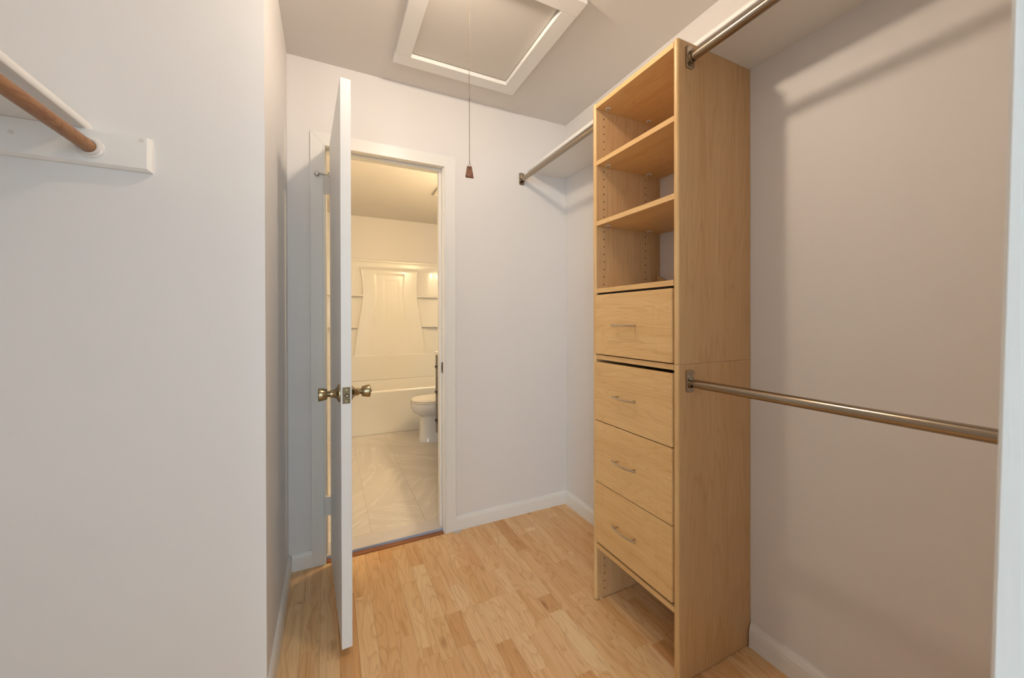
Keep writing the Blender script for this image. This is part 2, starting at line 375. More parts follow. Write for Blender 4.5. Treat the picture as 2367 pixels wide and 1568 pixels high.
for x0_, x1_ in zip(edges, edges[1:]):
    if x1_ <= x0_+.003: continue
    ki = int(round((x1_-SW-.095)/SW)) if x1_ < R else 20
    spans = [(x0_, x1_, D-.002, EY)]
    if x1_ <= L+.002: spans = [(x0_, x1_, DL, EY)]
    elif x0_ < L < x1_: spans = [(x0_, x1_, DL, EY), (L, x1_, D-.002, DL)]
    for xa, xb, yt, yb in spans:
        js = [j for j in JOINTS.get(ki, []) if yb+.06 < j < yt-.04]
        y = js[-1] if js else yt-rng.choice((.12, .2, .28, .35))
        if not js and y > yb+.06: js = [y]
        while y-.14 > yb:
            y -= rng.choice(lens)
            if y > yb+.06: js.append(y)
        y = js[0] if js else yt
        while yt-y > .50: y += .36; js.insert(0, y)
        ys = [yt]+[j for j in js if j < yt-.03]+[yb]
        for a, b in zip(ys, ys[1:]): plank(xa, xb, b, a)
# bathroom floor: tiles in running bond
bf = wall('floor', 'bathroom floor of large grey stone-look tiles', [(BX0-T, BX1+T, BY0-.01, BY1, -.06, BFZ-.0014)], 'grout')
tile_cache = {}
def tile(x0, x1, y0, y1):
    key = (round(x1-x0, 3), round(y1-y0, 3))
    if key not in tile_cache:
        b_ = bmesh.new(); w, l = key
        hw, hl, e = w/2-.0009, l/2-.0009, .0006
        lo = [(-hw, -hl, -.004), (hw, -hl, -.004), (hw, hl, -.004), (-hw, hl, -.004)]
        mi = [(a, c, -e) for a, c, _ in lo]
        hi = [((hw-e)*s, (hl-e)*t, 0) for s, t in ((-1, -1), (1, -1), (1, 1), (-1, 1))]
        loft(b_, [lo, mi, hi], smooth=False); bmesh.ops.recalc_face_normals(b_, faces=b_.faces)
        me = bpy.data.meshes.new('tile'); b_.to_mesh(me); b_.free(); me.materials.append(M['tile']); tile_cache[key] = me
    o = bpy.data.objects.new('tile', tile_cache[key]); C.objects.link(o); o.parent = bf; o.location = ((x0+x1)/2, (y0+y1)/2, BFZ)
cols = [(BX0, .21, 2.84), (.21, .51, 2.53), (.51, .81, 2.84), (.81, 1.11, 2.53), (1.11, BX1, 2.84)]
for x0, x1, yj in cols:
    ys = [BY0]; y = yj
    while y - .61 > BY0+.02: y -= .61
    while y < 4.12: ys.append(y); y += .61
    ys.append(4.12)
    for a, b in zip(ys, ys[1:]): tile(x0, x1, a, b)

# baseboards
BBP = [(0, 0), (.0135, 0), (.0135, .045), (.0125, .060), (.0085, .073), (.006, .076), (.005, .080), (0, .080)]
def baseboard(name, label, p, q, n):
    bm = bmesh.new(); extrude(bm, BBP, p, q, n, (0, 0, 1))
    return struct(name, bm, M['trim'], label)
baseboard('baseboard_back', 'white baseboard right of the bathroom doorway', (.643, D, 0), (R-.0135, D, 0), (0, -1, 0))
baseboard('baseboard_back', 'short white baseboard left of the door casing', (L+.0135, D, 0), (-.077, D, 0), (0, -1, 0))
BBP_R = [(a*1.25, b*1.06) for a, b in BBP]
bm = bmesh.new(); extrude(bm, BBP_R, (R, 1.325, 0), (R, D, 0), (-1, 0, 0), (0, 0, 1))
struct('baseboard_right', bm, M['trim'], 'white baseboard behind the organizer tower, far end')
bm = bmesh.new(); extrude(bm, BBP_R, (R, FY, 0), (R, .869, 0), (-1, 0, 0), (0, 0, 1))
struct('baseboard_right', bm, M['trim'], 'white baseboard on the right wall below the lower rod')
baseboard('baseboard_left', 'white baseboard along the narrow return wall', (L, DL-.0135, 0), (L, D, 0), (1, 0, 0))
baseboard('baseboard_front', 'white baseboard under the wall with the cleat', (FX, DL, 0), (L+.0135, DL, 0), (0, -1, 0))

# bathroom doorway casing, jamb, stop
CX0, CX1, CZ = -.077, .643, 2.102; IX0, IX1, IZ = -.0150, .580, 2.040
def casing_leg(bm, x0, x1, flip):
    # mitred board: outer x0, inner x1, with small bead at the inner edge
    def ring(y):
        return [(x0, y, 0), (x1, y, 0), (x1, y, IZ), (x0, y, CZ)]
    loft(bm, [ring(D), ring(D-.013)], smooth=False)
    s = 1 if x1 > x0 else -1
    xb = x1 - s*.010
    loft(bm, [[(xb, D-.013, 0), (x1, D-.013, 0), (x1, D-.013, IZ), (xb, D-.013, IZ+.010)],
              [(xb+s*.002, D-.0165, 0), (x1, D-.0165, 0), (x1, D-.0165, IZ), (xb+s*.002, D-.0165, IZ+.008)]], smooth=False)
def casing_head(bm):
    def ring(y): return [(IX0+.0006, y, IZ), (IX1-.0006, y, IZ), (CX1-.0006, y, CZ), (CX0+.0006, y, CZ)]
    loft(bm, [ring(D), ring(D-.013)], smooth=False)
    loft(bm, [[(IX0, D-.013, IZ), (IX1, D-.013, IZ), (IX1+.01, D-.013, IZ+.01), (IX0-.01, D-.013, IZ+.01)],
              [(IX0, D-.0165, IZ), (IX1, D-.0165, IZ), (IX1+.008, D-.0165, IZ+.008), (IX0-.008, D-.0165, IZ+.008)]], smooth=False)
tr = tag(bpy.data.objects.new('trim_1', None), 'white mitred casing and jamb around the bathroom doorway', None, None, 'structure'); C.objects.link(tr)
part('casing_board', M['brush_trim'], tr, lambda b: casing_leg(b, CX0, IX0, 0))
part('casing_board', M['brush_trim'], tr, lambda b: casing_leg(b, CX1, IX1, 1))
part('casing_board', M['trim'], tr, casing_head)
JI0, JI1 = -.0135, .575
part('jamb', M['trim'], tr, bx(DO0-.015, JI0, D, BY0, 0, DOZ+.015))
part('jamb', M['trim'], tr, bx(JI1, DO1+.015, D, BY0, 0, DOZ+.015))
part('jamb', M['trim'], tr, bx(JI0, JI1, D, BY0, 2.046, DOZ+.015))
part('door_stop', M['trim'], tr, bx(JI0, JI0+.008, D+.040, D+.075, .02, 2.046, bev=.0015))
part('door_stop', M['trim'], tr, bx(JI1-.011, JI1, D+.040, D+.075, .02, 2.046, bev=.0015))
part('door_stop', M['trim'], tr, bx(JI0+.0082, JI1-.0112, D+.0405, D+.0745, 2.034, 2.0458, bev=.0015))
st = part('strike_plate', M['brass_dark'], tr, bx(JI1-.0022, JI1, D+.004, D+.034, .892, .952, bev=.0008))
tag(st, 'dark brass strike plate on right jamb')
part('strike_slot', M['dark'], st, bx(JI1-.0026, JI1-.001, D+.012, D+.024, .908, .936))
# bathroom side casing
part('casing_board', M['trim'], tr, bx(JI1+.004, JI1+.07, BY0, BY0+.014, 0, 2.11))
part('casing_board', M['trim'], tr, bx(BX0, JI0-.004, BY0, BY0+.014, 0, 2.11))
part('casing_board', M['trim'], tr, bx(JI0-.004, JI1+.004, BY0, BY0+.014, 2.05, 2.11))
# threshold: wood strip, then marble sill
th = tag(bpy.data.objects.new('trim_2', None), 'marble sill and brown wood strip across the bathroom doorway floor', None, None, 'structure'); C.objects.link(th)
part('wood_strip', M['strip_wood'], th, bx(JI0, JI1, D-.012, D+.018, -.004, .007, bev=.002))
part('marble_sill', M['marble'], th, bx(JI0, JI1, D+.0185, BY0+.012, -.004, .021, bev=.003, seg=2))
tag(part('painted_edge', M['sill_edge'], th, bx(JI0, JI1, D+.0165, D+.0185, .006, .019)), 'pale blue painted front edge of the sill')
tag(part('filler_scrap', M['marble'], th, bx(.625, .668, D-.034, D-.0165, 0, .003, bev=.001)), 'small grey filler scrap at casing foot')

# entrance jamb right of the camera (slightly out of plumb)
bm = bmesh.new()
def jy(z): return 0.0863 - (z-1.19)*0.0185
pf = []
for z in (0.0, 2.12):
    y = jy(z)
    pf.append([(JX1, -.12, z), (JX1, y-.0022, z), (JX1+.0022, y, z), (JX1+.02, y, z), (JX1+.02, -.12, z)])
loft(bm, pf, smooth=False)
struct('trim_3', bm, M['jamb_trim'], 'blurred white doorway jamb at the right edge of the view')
bm = bmesh.new(); box(bm, JX0-.02, JX0, -.12, FY+.02, 0, 2.12); box(bm, JX0-.02, JX1+.02, -.12, FY+.02, 2.10, 2.12)
struct('trim_4', bm, M['brush_trim'], 'left jamb and head of the entrance doorway')

# ---------------------------------------------------------------- attic hatch
hatch = thing('attic_hatch', ((HX0+HX1)/2, (HY0+HY1)/2, H), 'square white attic hatch with flat board frame set in the closet ceiling', 'hatch')
part('panel', M['hatch_panel'], hatch, bx(HX0+.003, HX1-.003, HY0+.003, HY1-.003, H+.004, H+.02))
FT = .019
part('frame_board', M['trim'], hatch, bx(HX0-.072, HX1+.072, HY1-.006, HY1+.064, H-FT, H, bev=.0012))
part('frame_board', M['trim'], hatch, bx(HX0-.072, HX1+.072, HY0-.070, HY0+.004, H-FT, H, bev=.0012))
part('frame_board', M['trim'], hatch, bx(HX0-.068, HX0+.002, HY0+.0046, HY1-.0066, H-FT, H, bev=.0012))
part('frame_board', M['trim'], hatch, bx(HX1-.002, HX1+.070, HY0+.0046, HY1-.0066, H-FT, H, bev=.0012))

# ---------------------------------------------------------------- ceiling lamp + pull chain
LX, LY = 0.385, 1.085
lamp = thing('ceiling_lamp', (LX, LY, H), 'porcelain lampholder with bare bulb on the closet ceiling in front of the hatch', 'lamp')
bm = bmesh.new(); lathe(bm, (LX, LY, H), (0, 0, -1), [(0, .055), (.006, .055), (.012, .045), (.022, .024), (.032, .022)]); obj('base', bm, M['porcelain'], lamp, (LX, LY, H))
bm = bmesh.new(); lathe(bm, (LX, LY, H-.032), (0, 0, -1), [(0, .013), (.012, .014), (.024, .021), (.036, .028), (.05, .030), (.062, .027), (.072, .018), (.076, .004)]); obj('bulb', bm, M['bulb'], lamp, (LX, LY, H-.06))
CHX, CHY = 0.400, 1.135
pc = thing('pull_chain', (CHX, CHY, H-.03), 'beaded light pull chain hanging down with a small brown stone pendant', 'pull chain')
bm = bmesh.new()
ztop, zbot = H-.026, 1.690; z = ztop
while z > zbot:
    cr = .00135
    ring = [(CHX+cr*math.cos(2*PI*i/8), CHY+cr*math.sin(2*PI*i/8), z) for i in range(8)]
    mid = [(CHX+cr*.7*math.cos(2*PI*i/8), CHY+cr*.7*math.sin(2*PI*i/8), z) for i in range(8)]
    loft(bm, [[(CHX+cr*s*math.cos(2*PI*i/8), CHY+cr*s*math.sin(2*PI*i/8), z+dz) for i in range(8)] for s, dz in ((.2, cr), (.75, cr*.66), (1, 0), (.75, -cr*.66), (.2, -cr))])
    z -= .0034
tube(bm, (CHX, CHY, ztop), (CHX, CHY, zbot), .00035, 5)
path_tube(bm, [(LX, LY, H-.026), (CHX, CHY, ztop)], .0012, 6)
o = obj('bead_chain', bm, M['chain'], pc, (CHX, CHY, ztop)); o['kind'] = 'stuff'
bm = bmesh.new(); tube(bm, (CHX, CHY, 1.912), (CHX, CHY, 1.888), .0021, 10); obj('coupling', bm, M['steel'], pc, (CHX, CHY, 1.9))
ux, uy = math.cos(-YAW), math.sin(-YAW)
bm = bmesh.new()
path_tube(bm, [(CHX, CHY, 1.6905), (CHX+.001*ux, CHY+.001*uy, 1.687), (CHX, CHY, 1.680)], .0011, 8)
path_tube(bm, [(CHX+ux*.0042*math.cos(t), CHY+uy*.0042*math.cos(t), 1.6762+.0042*math.sin(t)) for t in [2*PI*i/20 for i in range(21)]], .0007, 8)
obj('ring', bm, M['chain'], pc, (CHX, CHY, 1.68))
pend = [(-.0075, 1.6725), (-.0062, 1.6738), (.0060, 1.6732), (.0074, 1.6715), (.0130, 1.6375), (.0120, 1.6362), (-.0112, 1.6392), (-.0128, 1.6408)]
bm = bmesh.new()
nx, ny = -uy, ux
def pr(dn, s): 
    cz = 1.655
    return [(CHX+ux*a*s+nx*dn, CHY+uy*a*s+ny*dn, cz+(zz-cz)*s) for a, zz in pend]
loft(bm, [pr(-.0045, .9), pr(-.003, 1), pr(.003, 1), pr(.0045, .9)], smooth=False)
obj('pendant', bm, M['stone'], pc, (CHX, CHY, 1.66))

# ---------------------------------------------------------------- the open door
PX, PY = -.0147, D-.0215                                   # hinge pin
ANG = math.radians(-86.9)
door = bpy.data.objects.new('door_1', None); C.objects.link(door); door.location = (PX, PY, 0)
tag(door, 'white flush door standing open into the closet with antique brass knobs', None, None, 'structure')
ca, sa = math.cos(ANG), math.sin(ANG)
def dpt(u, v, z): return (PX+u*ca-v*sa, PY+u*sa+v*ca, z)   # u along width, v into thickness
def dtrans(bm):
    for v_ in bm.verts:
        u, w_, z_ = v_.co; v_.co = dpt(u, w_, z_)
def dpart(name, mat, fn, parent=None, org=None):
    bm = bmesh.new(); fn(bm); dtrans(bm)
    xs = [v.co.copy() for v in bm.verts]
    o = tuple((min(c[i] for c in xs)+max(c[i] for c in xs))/2 for i in range(3))
    return obj(name, bm, mat, parent or door, o)
U0, U1, V0, V1, DZ0, DZ1 = .008, .596, .0205, .0555, .030, 2.043
dpart('door_leaf', M['door'], bx(U0, U1, V0, V1, DZ0, DZ1, bev=.0012))
KZ, KU = .925, U1-.058
kprof = [(0, .033), (.004, .0325), (.006, .0295), (.010, .021), (.018, .0145), (.031, .0135), (.0315, .0098), (.040, .0098), (.0405, .0175), (.043, .0195), (.066, .0238), (.069, .0228), (.070, .020), (.0705, .002)]
def knob(side):
    def fn(bm):
        if side: lathe(bm, (KU, V1, KZ), (0, 1, 0), kprof)
        else: lathe(bm, (KU, V0, KZ), (0, -1, 0), kprof)
    k_ = dpart('door_knob', M['brass'], fn)
    def neck(bm):
        v = V1 if side else V0; s = 1 if side else -1
        tube(bm, (KU, v+s*.0312, KZ), (KU, v+s*.0408, KZ), .0103, 24)
    dpart('neck', M['brass_dark'], neck, k_)
    if side: dpart('push_button', M['brass_dark'], lambda bm: tube(bm, (KU, V1+.070, KZ), (KU, V1+.0745, KZ), .006, 16), k_)
    return k_
knob(0); knob(1)
vc = (V0+V1)/2
lp = dpart('latch_plate', M['brass_dark'], bx(U1-.001, U1+.0016, vc-.0125, vc+.0125, KZ-.029, KZ+.029, bev=.0006))
for dz in (.020, -.020):
    dpart('screw', M['brass'], lambda bm, dz=dz: lathe(bm, (U1+.001, vc, KZ+dz), (1, 0, 0), [(0, .0038), (.0013, .0038), (.0013, .0020), (.0007, .0015)], 16), lp)
dpart('latch_bolt', M['nickel'], lambda bm: lathe(bm, (U1, vc+.001, KZ), (1, 0, 0), [(0, .0078), (.0045, .0078), (.0095, .0035)], 4), lp)
def hinge(z0, mat, name_label):
    hg = dpart('hinge', M[mat], lambda bm: tube(bm, (0, 0, z0), (0, 0, z0+.089), .0055, 14))
    tag(hg, name_label)
    for i in range(1, 5):
        dpart('knuckle_joint', M['dark'], lambda bm, i=i: tube(bm, (0, 0, z0+.0178*i-.0004), (0, 0, z0+.0178*i+.0004), .0057, 14), hg)
    dpart('leaf', M[mat], bx(.0055, .0075, 0, V0+.025, z0, z0+.089), hg)
    dpart('leaf', M[mat], bx(.0076, .030, V0-.0012, V0, z0, z0+.089), hg)
    dpart('pin_head', M[mat], lambda bm: lathe(bm, (0, 0, z0+.089), (0, 0, 1), [(0, .0045), (.003, .0062), (.006, .003)], 14), hg)
    return hg
hinge(.242, 'trim', 'white painted lower hinge')
hg = hinge(1.800, 'plastic', 'paint-chipped upper hinge')
# hinge-pin door stop (fixed arm with bumper)
ds = dpart('hinge_stop', M['steel'], lambda bm: box(bm, -.006, .006, -.006, .024, 1.895, 1.899))
bm = bmesh.new()
path_tube(bm, [(PX, PY, 1.897), (PX-.022, PY-.012, 1.895), (PX-.034, PY-.014, 1.893)], .003, 10)
lathe(bm, (PX-.034, PY-.014, 1.893), (0, 1, 0), [(-.008, .003), (-.006, .007), (0, .0075), (.004, .011), (.012, .011)], 18)
obj('bumper_arm', bm, M['steel'], ds, (PX-.03, PY, 1.895))
dpart('bumper_pad', M['steel'], lambda bm: box(bm, .004, .012, .012, .0195, 1.888, 1.908), ds)

# ---------------------------------------------------------------- organizer tower
X0, Y0, Y1 = 1.015, .8735, 1.3125
PT = .019; ZT, ZJ = 2.100, 1.044
tower = thing('closet_organizer', ((X0+R)/2, (Y0+Y1)/2, 0), 'tall narrow maple-veneer closet tower with open shelves above four drawers', 'organizer')
def side_panel(y0, y1, z0, z1, mat=None):
    def fn(bm):
        r = .0085; n = 6; pf = []
        for i in range(n+1):
            t = PI/2*i/n; pf.append((X0+r-r*math.cos(t), y0+r-r*math.sin(t)))
        pf += [(R-.001, y0), (R-.001, y1)]
        for i in range(n+1):
            t = PI/2*i/n; pf.append((X0+r-r*math.sin(t), y1-r+r*math.cos(t)))
        loft(bm, [[(a, b, z0) for a, b in pf], [(a, b, z1) for a, b in pf]], smooth=False)
        # light edge band on the front faces
        for f in bm.faces:
            if f.calc_center_median().x < X0+.012 and abs(f.normal.z) < .5: f.material_index = 1
    return part('side_panel', [M['cab_v'], M['cab_edge_v']], tower, fn)
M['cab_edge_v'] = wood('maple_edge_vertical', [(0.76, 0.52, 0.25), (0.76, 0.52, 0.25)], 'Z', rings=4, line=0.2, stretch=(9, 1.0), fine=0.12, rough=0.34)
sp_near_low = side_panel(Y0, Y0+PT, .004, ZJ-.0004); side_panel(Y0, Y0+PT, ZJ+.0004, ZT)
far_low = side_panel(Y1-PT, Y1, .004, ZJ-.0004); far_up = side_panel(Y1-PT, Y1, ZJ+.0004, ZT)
yi0, yi1 = Y0+PT, Y1-PT
def shelf(z0, z1, front, name='shelf', mat='cab_h', back=R-.004):
    return part(name, M[mat], tower, bx(front, back, yi0, yi1, z0, z1, bev=.0008))
s_top = shelf(2.080, 2.099, X0+.003, 'top_board'); s1 = shelf(1.841, 1.860, X0+.006); s2 = shelf(1.586, 1.605, X0+.006)
s3 = shelf(1.302, 1.321, X0+.002, 'fixed_shelf'); s4 = shelf(1.0245, 1.0435, X0+.002, 'fixed_shelf'); s5 = shelf(.226, .245, X0+.004, 'bottom_shelf')
for s, zz in ((s_top, 2.080), (s1, 1.841), (s2, 1.586)):
    for xx in (X0+.050, X0+.282):
        bm = bmesh.new(); lathe(bm, (xx, yi1-.022, zz), (0, 0, -1), [(0, .0115), (.0025, .0115), (.003, .0075), (.0012, .007)], 20)
        o = obj('cam_cover', bm, M['plastic'], s, (xx, yi1-.022, zz))
        part('cam_core', M['nickel'], s, lambda b, xx=xx, zz=zz: box(b, xx-.005, xx+.005, yi1-.024, yi1-.020, zz-.0032, zz-.001))
# rows of shelf pin holes
bm = bmesh.new()
for xx in (X0+.046, X0+.282):
    for z in [2.045-.032*i for i in range(23)]:
        if min(abs(z-1.85), abs(z-1.595)) < .014: continue
        if z < 1.33: break
        for yy in (yi1-.0002, yi0+.0002):
            d_ = -1 if yy > 1.1 else 1
            tube(bm, (xx, yy-.0002*d_, z), (xx, yy+.0006*d_, z), .0026, 10)
    for z in [.200-.032*i for i in range(6)]:
        tube(bm, (xx, yi1+.0002, z), (xx, yi1-.0006, z), .0026, 10)
o = obj('pin_holes', bm, M['dark'], tower, (X0, Y1, 1.6)); o['kind'] = 'stuff'
part('corner_gusset', M['cab_edge'], tower, lambda b: loft(b, [[(R-.020, yi1, 1.321), (R-.020, yi1-.13, 1.321), (R-.020, yi1, 1.392)], [(R-.005, yi1, 1.321), (R-.005, yi1-.13, 1.321), (R-.005, yi1, 1.392)]], smooth=False))
part('back_rail', M['cab_h'], tower, bx(R-.016, R-.004, yi0, yi1, .245, 1.020))
part('back_rail', M['cab_h'], tower, bx(R-.016, R-.004, yi0, yi1, 1.046, 1.300))
for yy in (Y0+.010, Y1-.010):
    for xx in (X0+.03, R-.03):
        part('foot', M['plastic'], tower, lambda b, xx=xx, yy=yy: tube(b, (xx, yy, 0), (xx, yy, .0045), .009, 16))
def drawer(z0, z1):
    xf = X0-.004
    def fn(bm):
        y0, y1 = yi0+.0015, yi1-.0025; t = .0007
        box(bm, xf+t, xf+.017, y0, y1, z0, z1, bev=.001)
        sy = .048; rz = .058; g = .0003
        for q in ((y0+.0005, y0+sy+.018-g, z0+.0005, z1-.0005), (y1-sy+g, y1-.0005, z0+.0005, z1-.0005),
                  (y0+sy+.018+g, y1-sy-g, z1-rz+g, z1-.0005), (y0+sy+.018+g, y1-sy-g, z0+.0005, z0+rz-g), (y0+sy+.018+g, y1-sy-g, z0+rz+g, z1-rz-g)):
            box(bm, xf, xf+t+.0005, *q, bev=.0005)
    d_ = part('drawer', M['cab_h'], tower, fn)
    part('drawer_box', M['plastic'], d_, bx(xf+.018, R-.03, yi0+.014, yi1-.014, z0+.012, z1-.03))
    zc = (z0+z1)/2 - .002; ya, yb = 1.043, 1.167
    def hd(bm):
        n = 16; pts = []
        for i in range(n+1):
            s = i/n; y = ya+(yb-ya)*s; pts.append((xf-.017-.011*(1-(2*s-1)**2), y, zc))
        path_tube(bm, pts, .0034, 12)
        for yy in (ya+.016, yb-.016):
            tube(bm, (xf+.001, yy, zc), (xf-.021, yy, zc), .0032, 12)
    part('handle', M['nickel'], d_, hd)
drawer(1.0475, 1.2935); drawer(.7705, 1.0135); drawer(.5135, .7670); drawer(.2600, .5105)
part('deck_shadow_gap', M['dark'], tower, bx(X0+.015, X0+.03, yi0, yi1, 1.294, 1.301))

# ---------------------------------------------------------------- shelves and rods
def shelf_board(name, x0, x1, y0, y1, z0, z1, front, label, cat, group=None):
    """painted shelf with a bullnosed long edge; front = -1 (low x) or +1"""
    bm = bmesh.new(); h = (z1-z0)/2; zc = (z0+z1)/2; n = 7; pf = []
    xe = x0 if front < 0 else x1; xo = x1 if front < 0 else x0
    pf = [(xo, z1), (xo, z0)]
    for i in range(n+1):
        t = -PI/2+PI*i/n; pf.append((xe-front*h*.5+front*h*.5*math.cos(t), zc+h*math.sin(t)))
    loft(bm, [[(a, y0, b) for a, b in pf], [(a, y1, b) for a, b in pf]], smooth=False)
    o = obj(name, bm, M['trim'], None, ((x0+x1)/2, (y0+y1)/2, z0)); return tag(o, label, cat, group)
shelf_board('closet_shelf', 1.105, R, FY, D, 2.1005, 2.1195, -1, 'long white shelf on the right wall resting on the maple tower', 'shelf')
shelf_board('closet_shelf', FX, -.556, FY, DL, 1.6850, 1.7060, 1, 'short white shelf at left above the wooden rod', 'shelf')
RX = 1.068
def bracket(parent, y, z, s):
    """s=-1: plate on a surface facing -y, +1: facing +y"""
    def plate(bm):
        w, h, r = .0175, .0365, .008; pf = []
        for cx, cz, a0 in ((w-r, h-r, 0), (-w+r, h-r, PI/2), (-w+r, -h+r, PI), (w-r, -h+r, 3*PI/2)):
            for i in range(5):
                t = a0+PI/2*i/4; pf.append((cx+r*math.cos(t), cz+r*math.sin(t)))
        zc = z+.006
        loft(bm, [[(RX+a, y, zc+b) for a, b in pf], [(RX+a, y+s*.005, zc+b) for a, b in pf], [(RX+a*.88, y+s*.0068, zc+b*.94) for a, b in pf]], smooth=False)
    b_ = part('bracket', M['bronze'], parent, plate)
    def cup(bm):
        # U-shaped cradle
        n = 14; ro, ri = .0165, .0128; O_, I_ = [], []
        for i in range(n+1):
            t = PI-.2+(PI+.4)*i/n
            O_.append((RX+ro*math.cos(t), z+ro*math.sin(t))); I_.append((RX+ri*math.cos(t), z+ri*math.sin(t)))
        pf = O_+I_[::-1]
        loft(bm, [[(a, y+s*.006, b) for a, b in pf], [(a, y+s*.018, b) for a, b in pf]], smooth=False)
        box(bm, RX-.003, RX+.003, min(y+s*.006, y+s*.012), max(y+s*.006, y+s*.012), z+.010, z+.024)
    part('cradle', M['bronze'], b_, cup)
    for dx in (-.0095, .0095):
        part('screw', M['steel'], b_, lambda bm, dx=dx: lathe(bm, (RX+dx, y+s*.0066, z+.023), (0, s, 0), [(0, .0034), (.0012, .0030), (.0016, .001)], 14))
def metal_rod(ya, yb, z, label, mat, joint=None):
    """ya: end with the thick tube start, rod runs ya->yb"""
    t = thing('closet_rod', (RX, (ya+yb)/2, z), label, 'closet rod', 'metal closet rods beside the tower')
    s = 1 if yb > ya else -1
    part('inner_tube', M[mat], t, lambda bm: tube(bm, (RX, ya+s*.007, z), (RX, ya+s*.05, z), .0115, 28))
    part('outer_tube', M[mat], t, lambda bm: tube(bm, (RX, ya+s*.024, z), (RX, yb-s*.012, z), .0140, 32))
    bracket(t, ya, z, s); bracket(t, yb, z, -s)
    return t
metal_rod(Y0, FY, 2.043, 'upper bronze metal rod from the tower towards the camera below the white shelf', 'bronze')
metal_rod(Y0, FY, .982, 'lower bronze metal rod fixed halfway up the maple tower side', 'bronze')
metal_rod(D, Y1, 2.046, 'far metal rod between the back wall and the tower under the shelf', 'bronze')
# left wooden rod, cleat
cl = bmesh.new()
b0 = .0185
lo = [(FX, DL, 1.594), (-.4325, DL, 1.594), (-.4325, DL, 1.6845), (FX, DL, 1.6845)]
mi = [(FX, DL-.010, 1.594), (-.4325, DL-.010, 1.594), (-.4325, DL-.010, 1.6845), (FX, DL-.010, 1.6845)]
hi = [(FX, DL-b0, 1.6005), (-.441, DL-b0, 1.6005), (-.441, DL-b0, 1.6845), (FX, DL-b0, 1.6845)]
loft(cl, [lo, mi, hi], smooth=False)
cleat = tag(obj('support_board', cl, M['trim'], None, (-.65, DL, 1.64)), 'flat white board with slanted end on the wall under the left shelf', 'board')
for xx, zz in ((-.452, 1.675), (-.690, 1.648)):
    part('nail_plug', M['plastic'], cleat, lambda bm, xx=xx, zz=zz: tube(bm, (xx, DL-b0+.001, zz), (xx, DL-b0-.0006, zz), .0055, 18))
WX, WZ = -.551, 1.637
wr = thing('closet_rod', (WX, .7, WZ), 'knotty natural wood dowel rod in a round white socket under the left shelf', 'closet rod')
part('dowel', M['rod_wood'], wr, lambda bm: tube(bm, (WX, DL-b0-.004, WZ), (WX, FY+.005, WZ-.010), .0158, 40))
def socket(bm):
    lathe(bm, (WX, DL-b0, WZ), (0, -1, 0), [(0, .0275), (.002, .0275), (.004, .0255), (.0045, .0215), (.013, .0205), (.013, .0166), (.004, .0163)], 40)
part('socket', M['seat'], wr, socket)
def socket2(bm):
    lathe(bm, (WX, FY, WZ-.010), (0, 1, 0), [(0, .0275), (.002, .0275), (.004, .0255), (.0045, .0215), (.013, .0205), (.013, .0166), (.004, .0163)], 30)
part('socket', M['seat'], wr, socket2)

# ---------------------------------------------------------------- bathroom: tub and surround
TX0, TX1, TY0, TY1 = BX0, BX1, 4.12, BY1
tub = thing('bathtub', ((TX0+TX1)/2, 4.5, BFZ), 'white alcove bathtub with plain apron seen through the doorway', 'bathtub')
def rrect(x0, x1, y0, y1, r, z, n=6):
    p = []
    for cx, cy, a in ((x1-r, y1-r, 0), (x0+r, y1-r, PI/2), (x0+r, y0+r, PI), (x1-r, y0+r, 3*PI/2)):
        for i in range(n+1):
            t = a+PI/2*i/n; p.append((cx+r*math.cos(t), cy+r*math.sin(t), z))
    return p
def tubfn(bm):
    e = .003
    x0, x1 = TX0+e, TX1-e
    y1 = TY1-.012
    R_ = [rrect(x0, x1, TY0+.012, y1, .004, BFZ), rrect(x0, x1, TY0+.012, y1, .004, BFZ+.40), rrect(x0, x1, TY0, y1, .006, BFZ+.425),
          rrect(x0, x1, TY0, y1, .008, BFZ+.438), rrect(x0+.004, x1-.004, TY0+.006, y1-.004, .01, BFZ+.446),
          rrect(x0+.06, x1-.06, TY0+.075, y1-.075, .12, BFZ+.446), rrect(x0+.075, x1-.075, TY0+.09, y1-.085, .12, BFZ+.436),
          rrect(x0+.13, x1-.16, TY0+.13, y1-.12, .14, BFZ+.14), rrect(x0+.2, x1-.24, TY0+.2, y1-.18, .12, BFZ+.09)]
    loft(bm, R_)
o = part('basin', M['tub'], tub, tubfn)
# surround: relief panel
sur = thing('tub_surround', ((TX0+TX1)/2, BY1, .46), 'white moulded tub surround with hourglass centre panel and corner shelves', 'surround')
def interp(tab, z):
    if z <= tab[0][0]: return tab[0][1]
    for (a, b), (c, d_) in zip(tab, tab[1:]):
        if z <= c: t = (z-a)/(c-a); t = t*t*(3-2*t) if False else t; return b+(d_-b)*t
    return tab[-1][1]
def smoothtab(tab):
    out = []; n = 40
    for i in range(n+1):
        z = tab[0][0]+(tab[-1][0]-tab[0][0])*i/n
        out.append((z, sum(interp(tab, z+dz) for dz in (-.08, -.04, 0, .04, .08))/5))
    return out
cL = smoothtab([(.74, .277), (.88, .283), (1.14, .322), (1.41, .369), (1.56, .376), (1.79, .353), (1.85, .33)])
cR = smoothtab([(.74, 1.104), (.90, 1.105), (1.165, 1.067), (1.42, 1.021), (1.58, 1.014), (1.79, 1.022), (1.85, 1.04)])
iL = smoothtab([(.76, .43), (.93, .447), (1.29, .503), (1.567, .522), (1.75, .504)])
iR = smoothtab([(.76, .951), (1.035, .901), (1.42, .847), (1.578, .842), (1.752, .858)])
def sst(a, b, x):
    t = max(0, min(1, (x-a)/(b-a))); return t*t*(3-2*t)
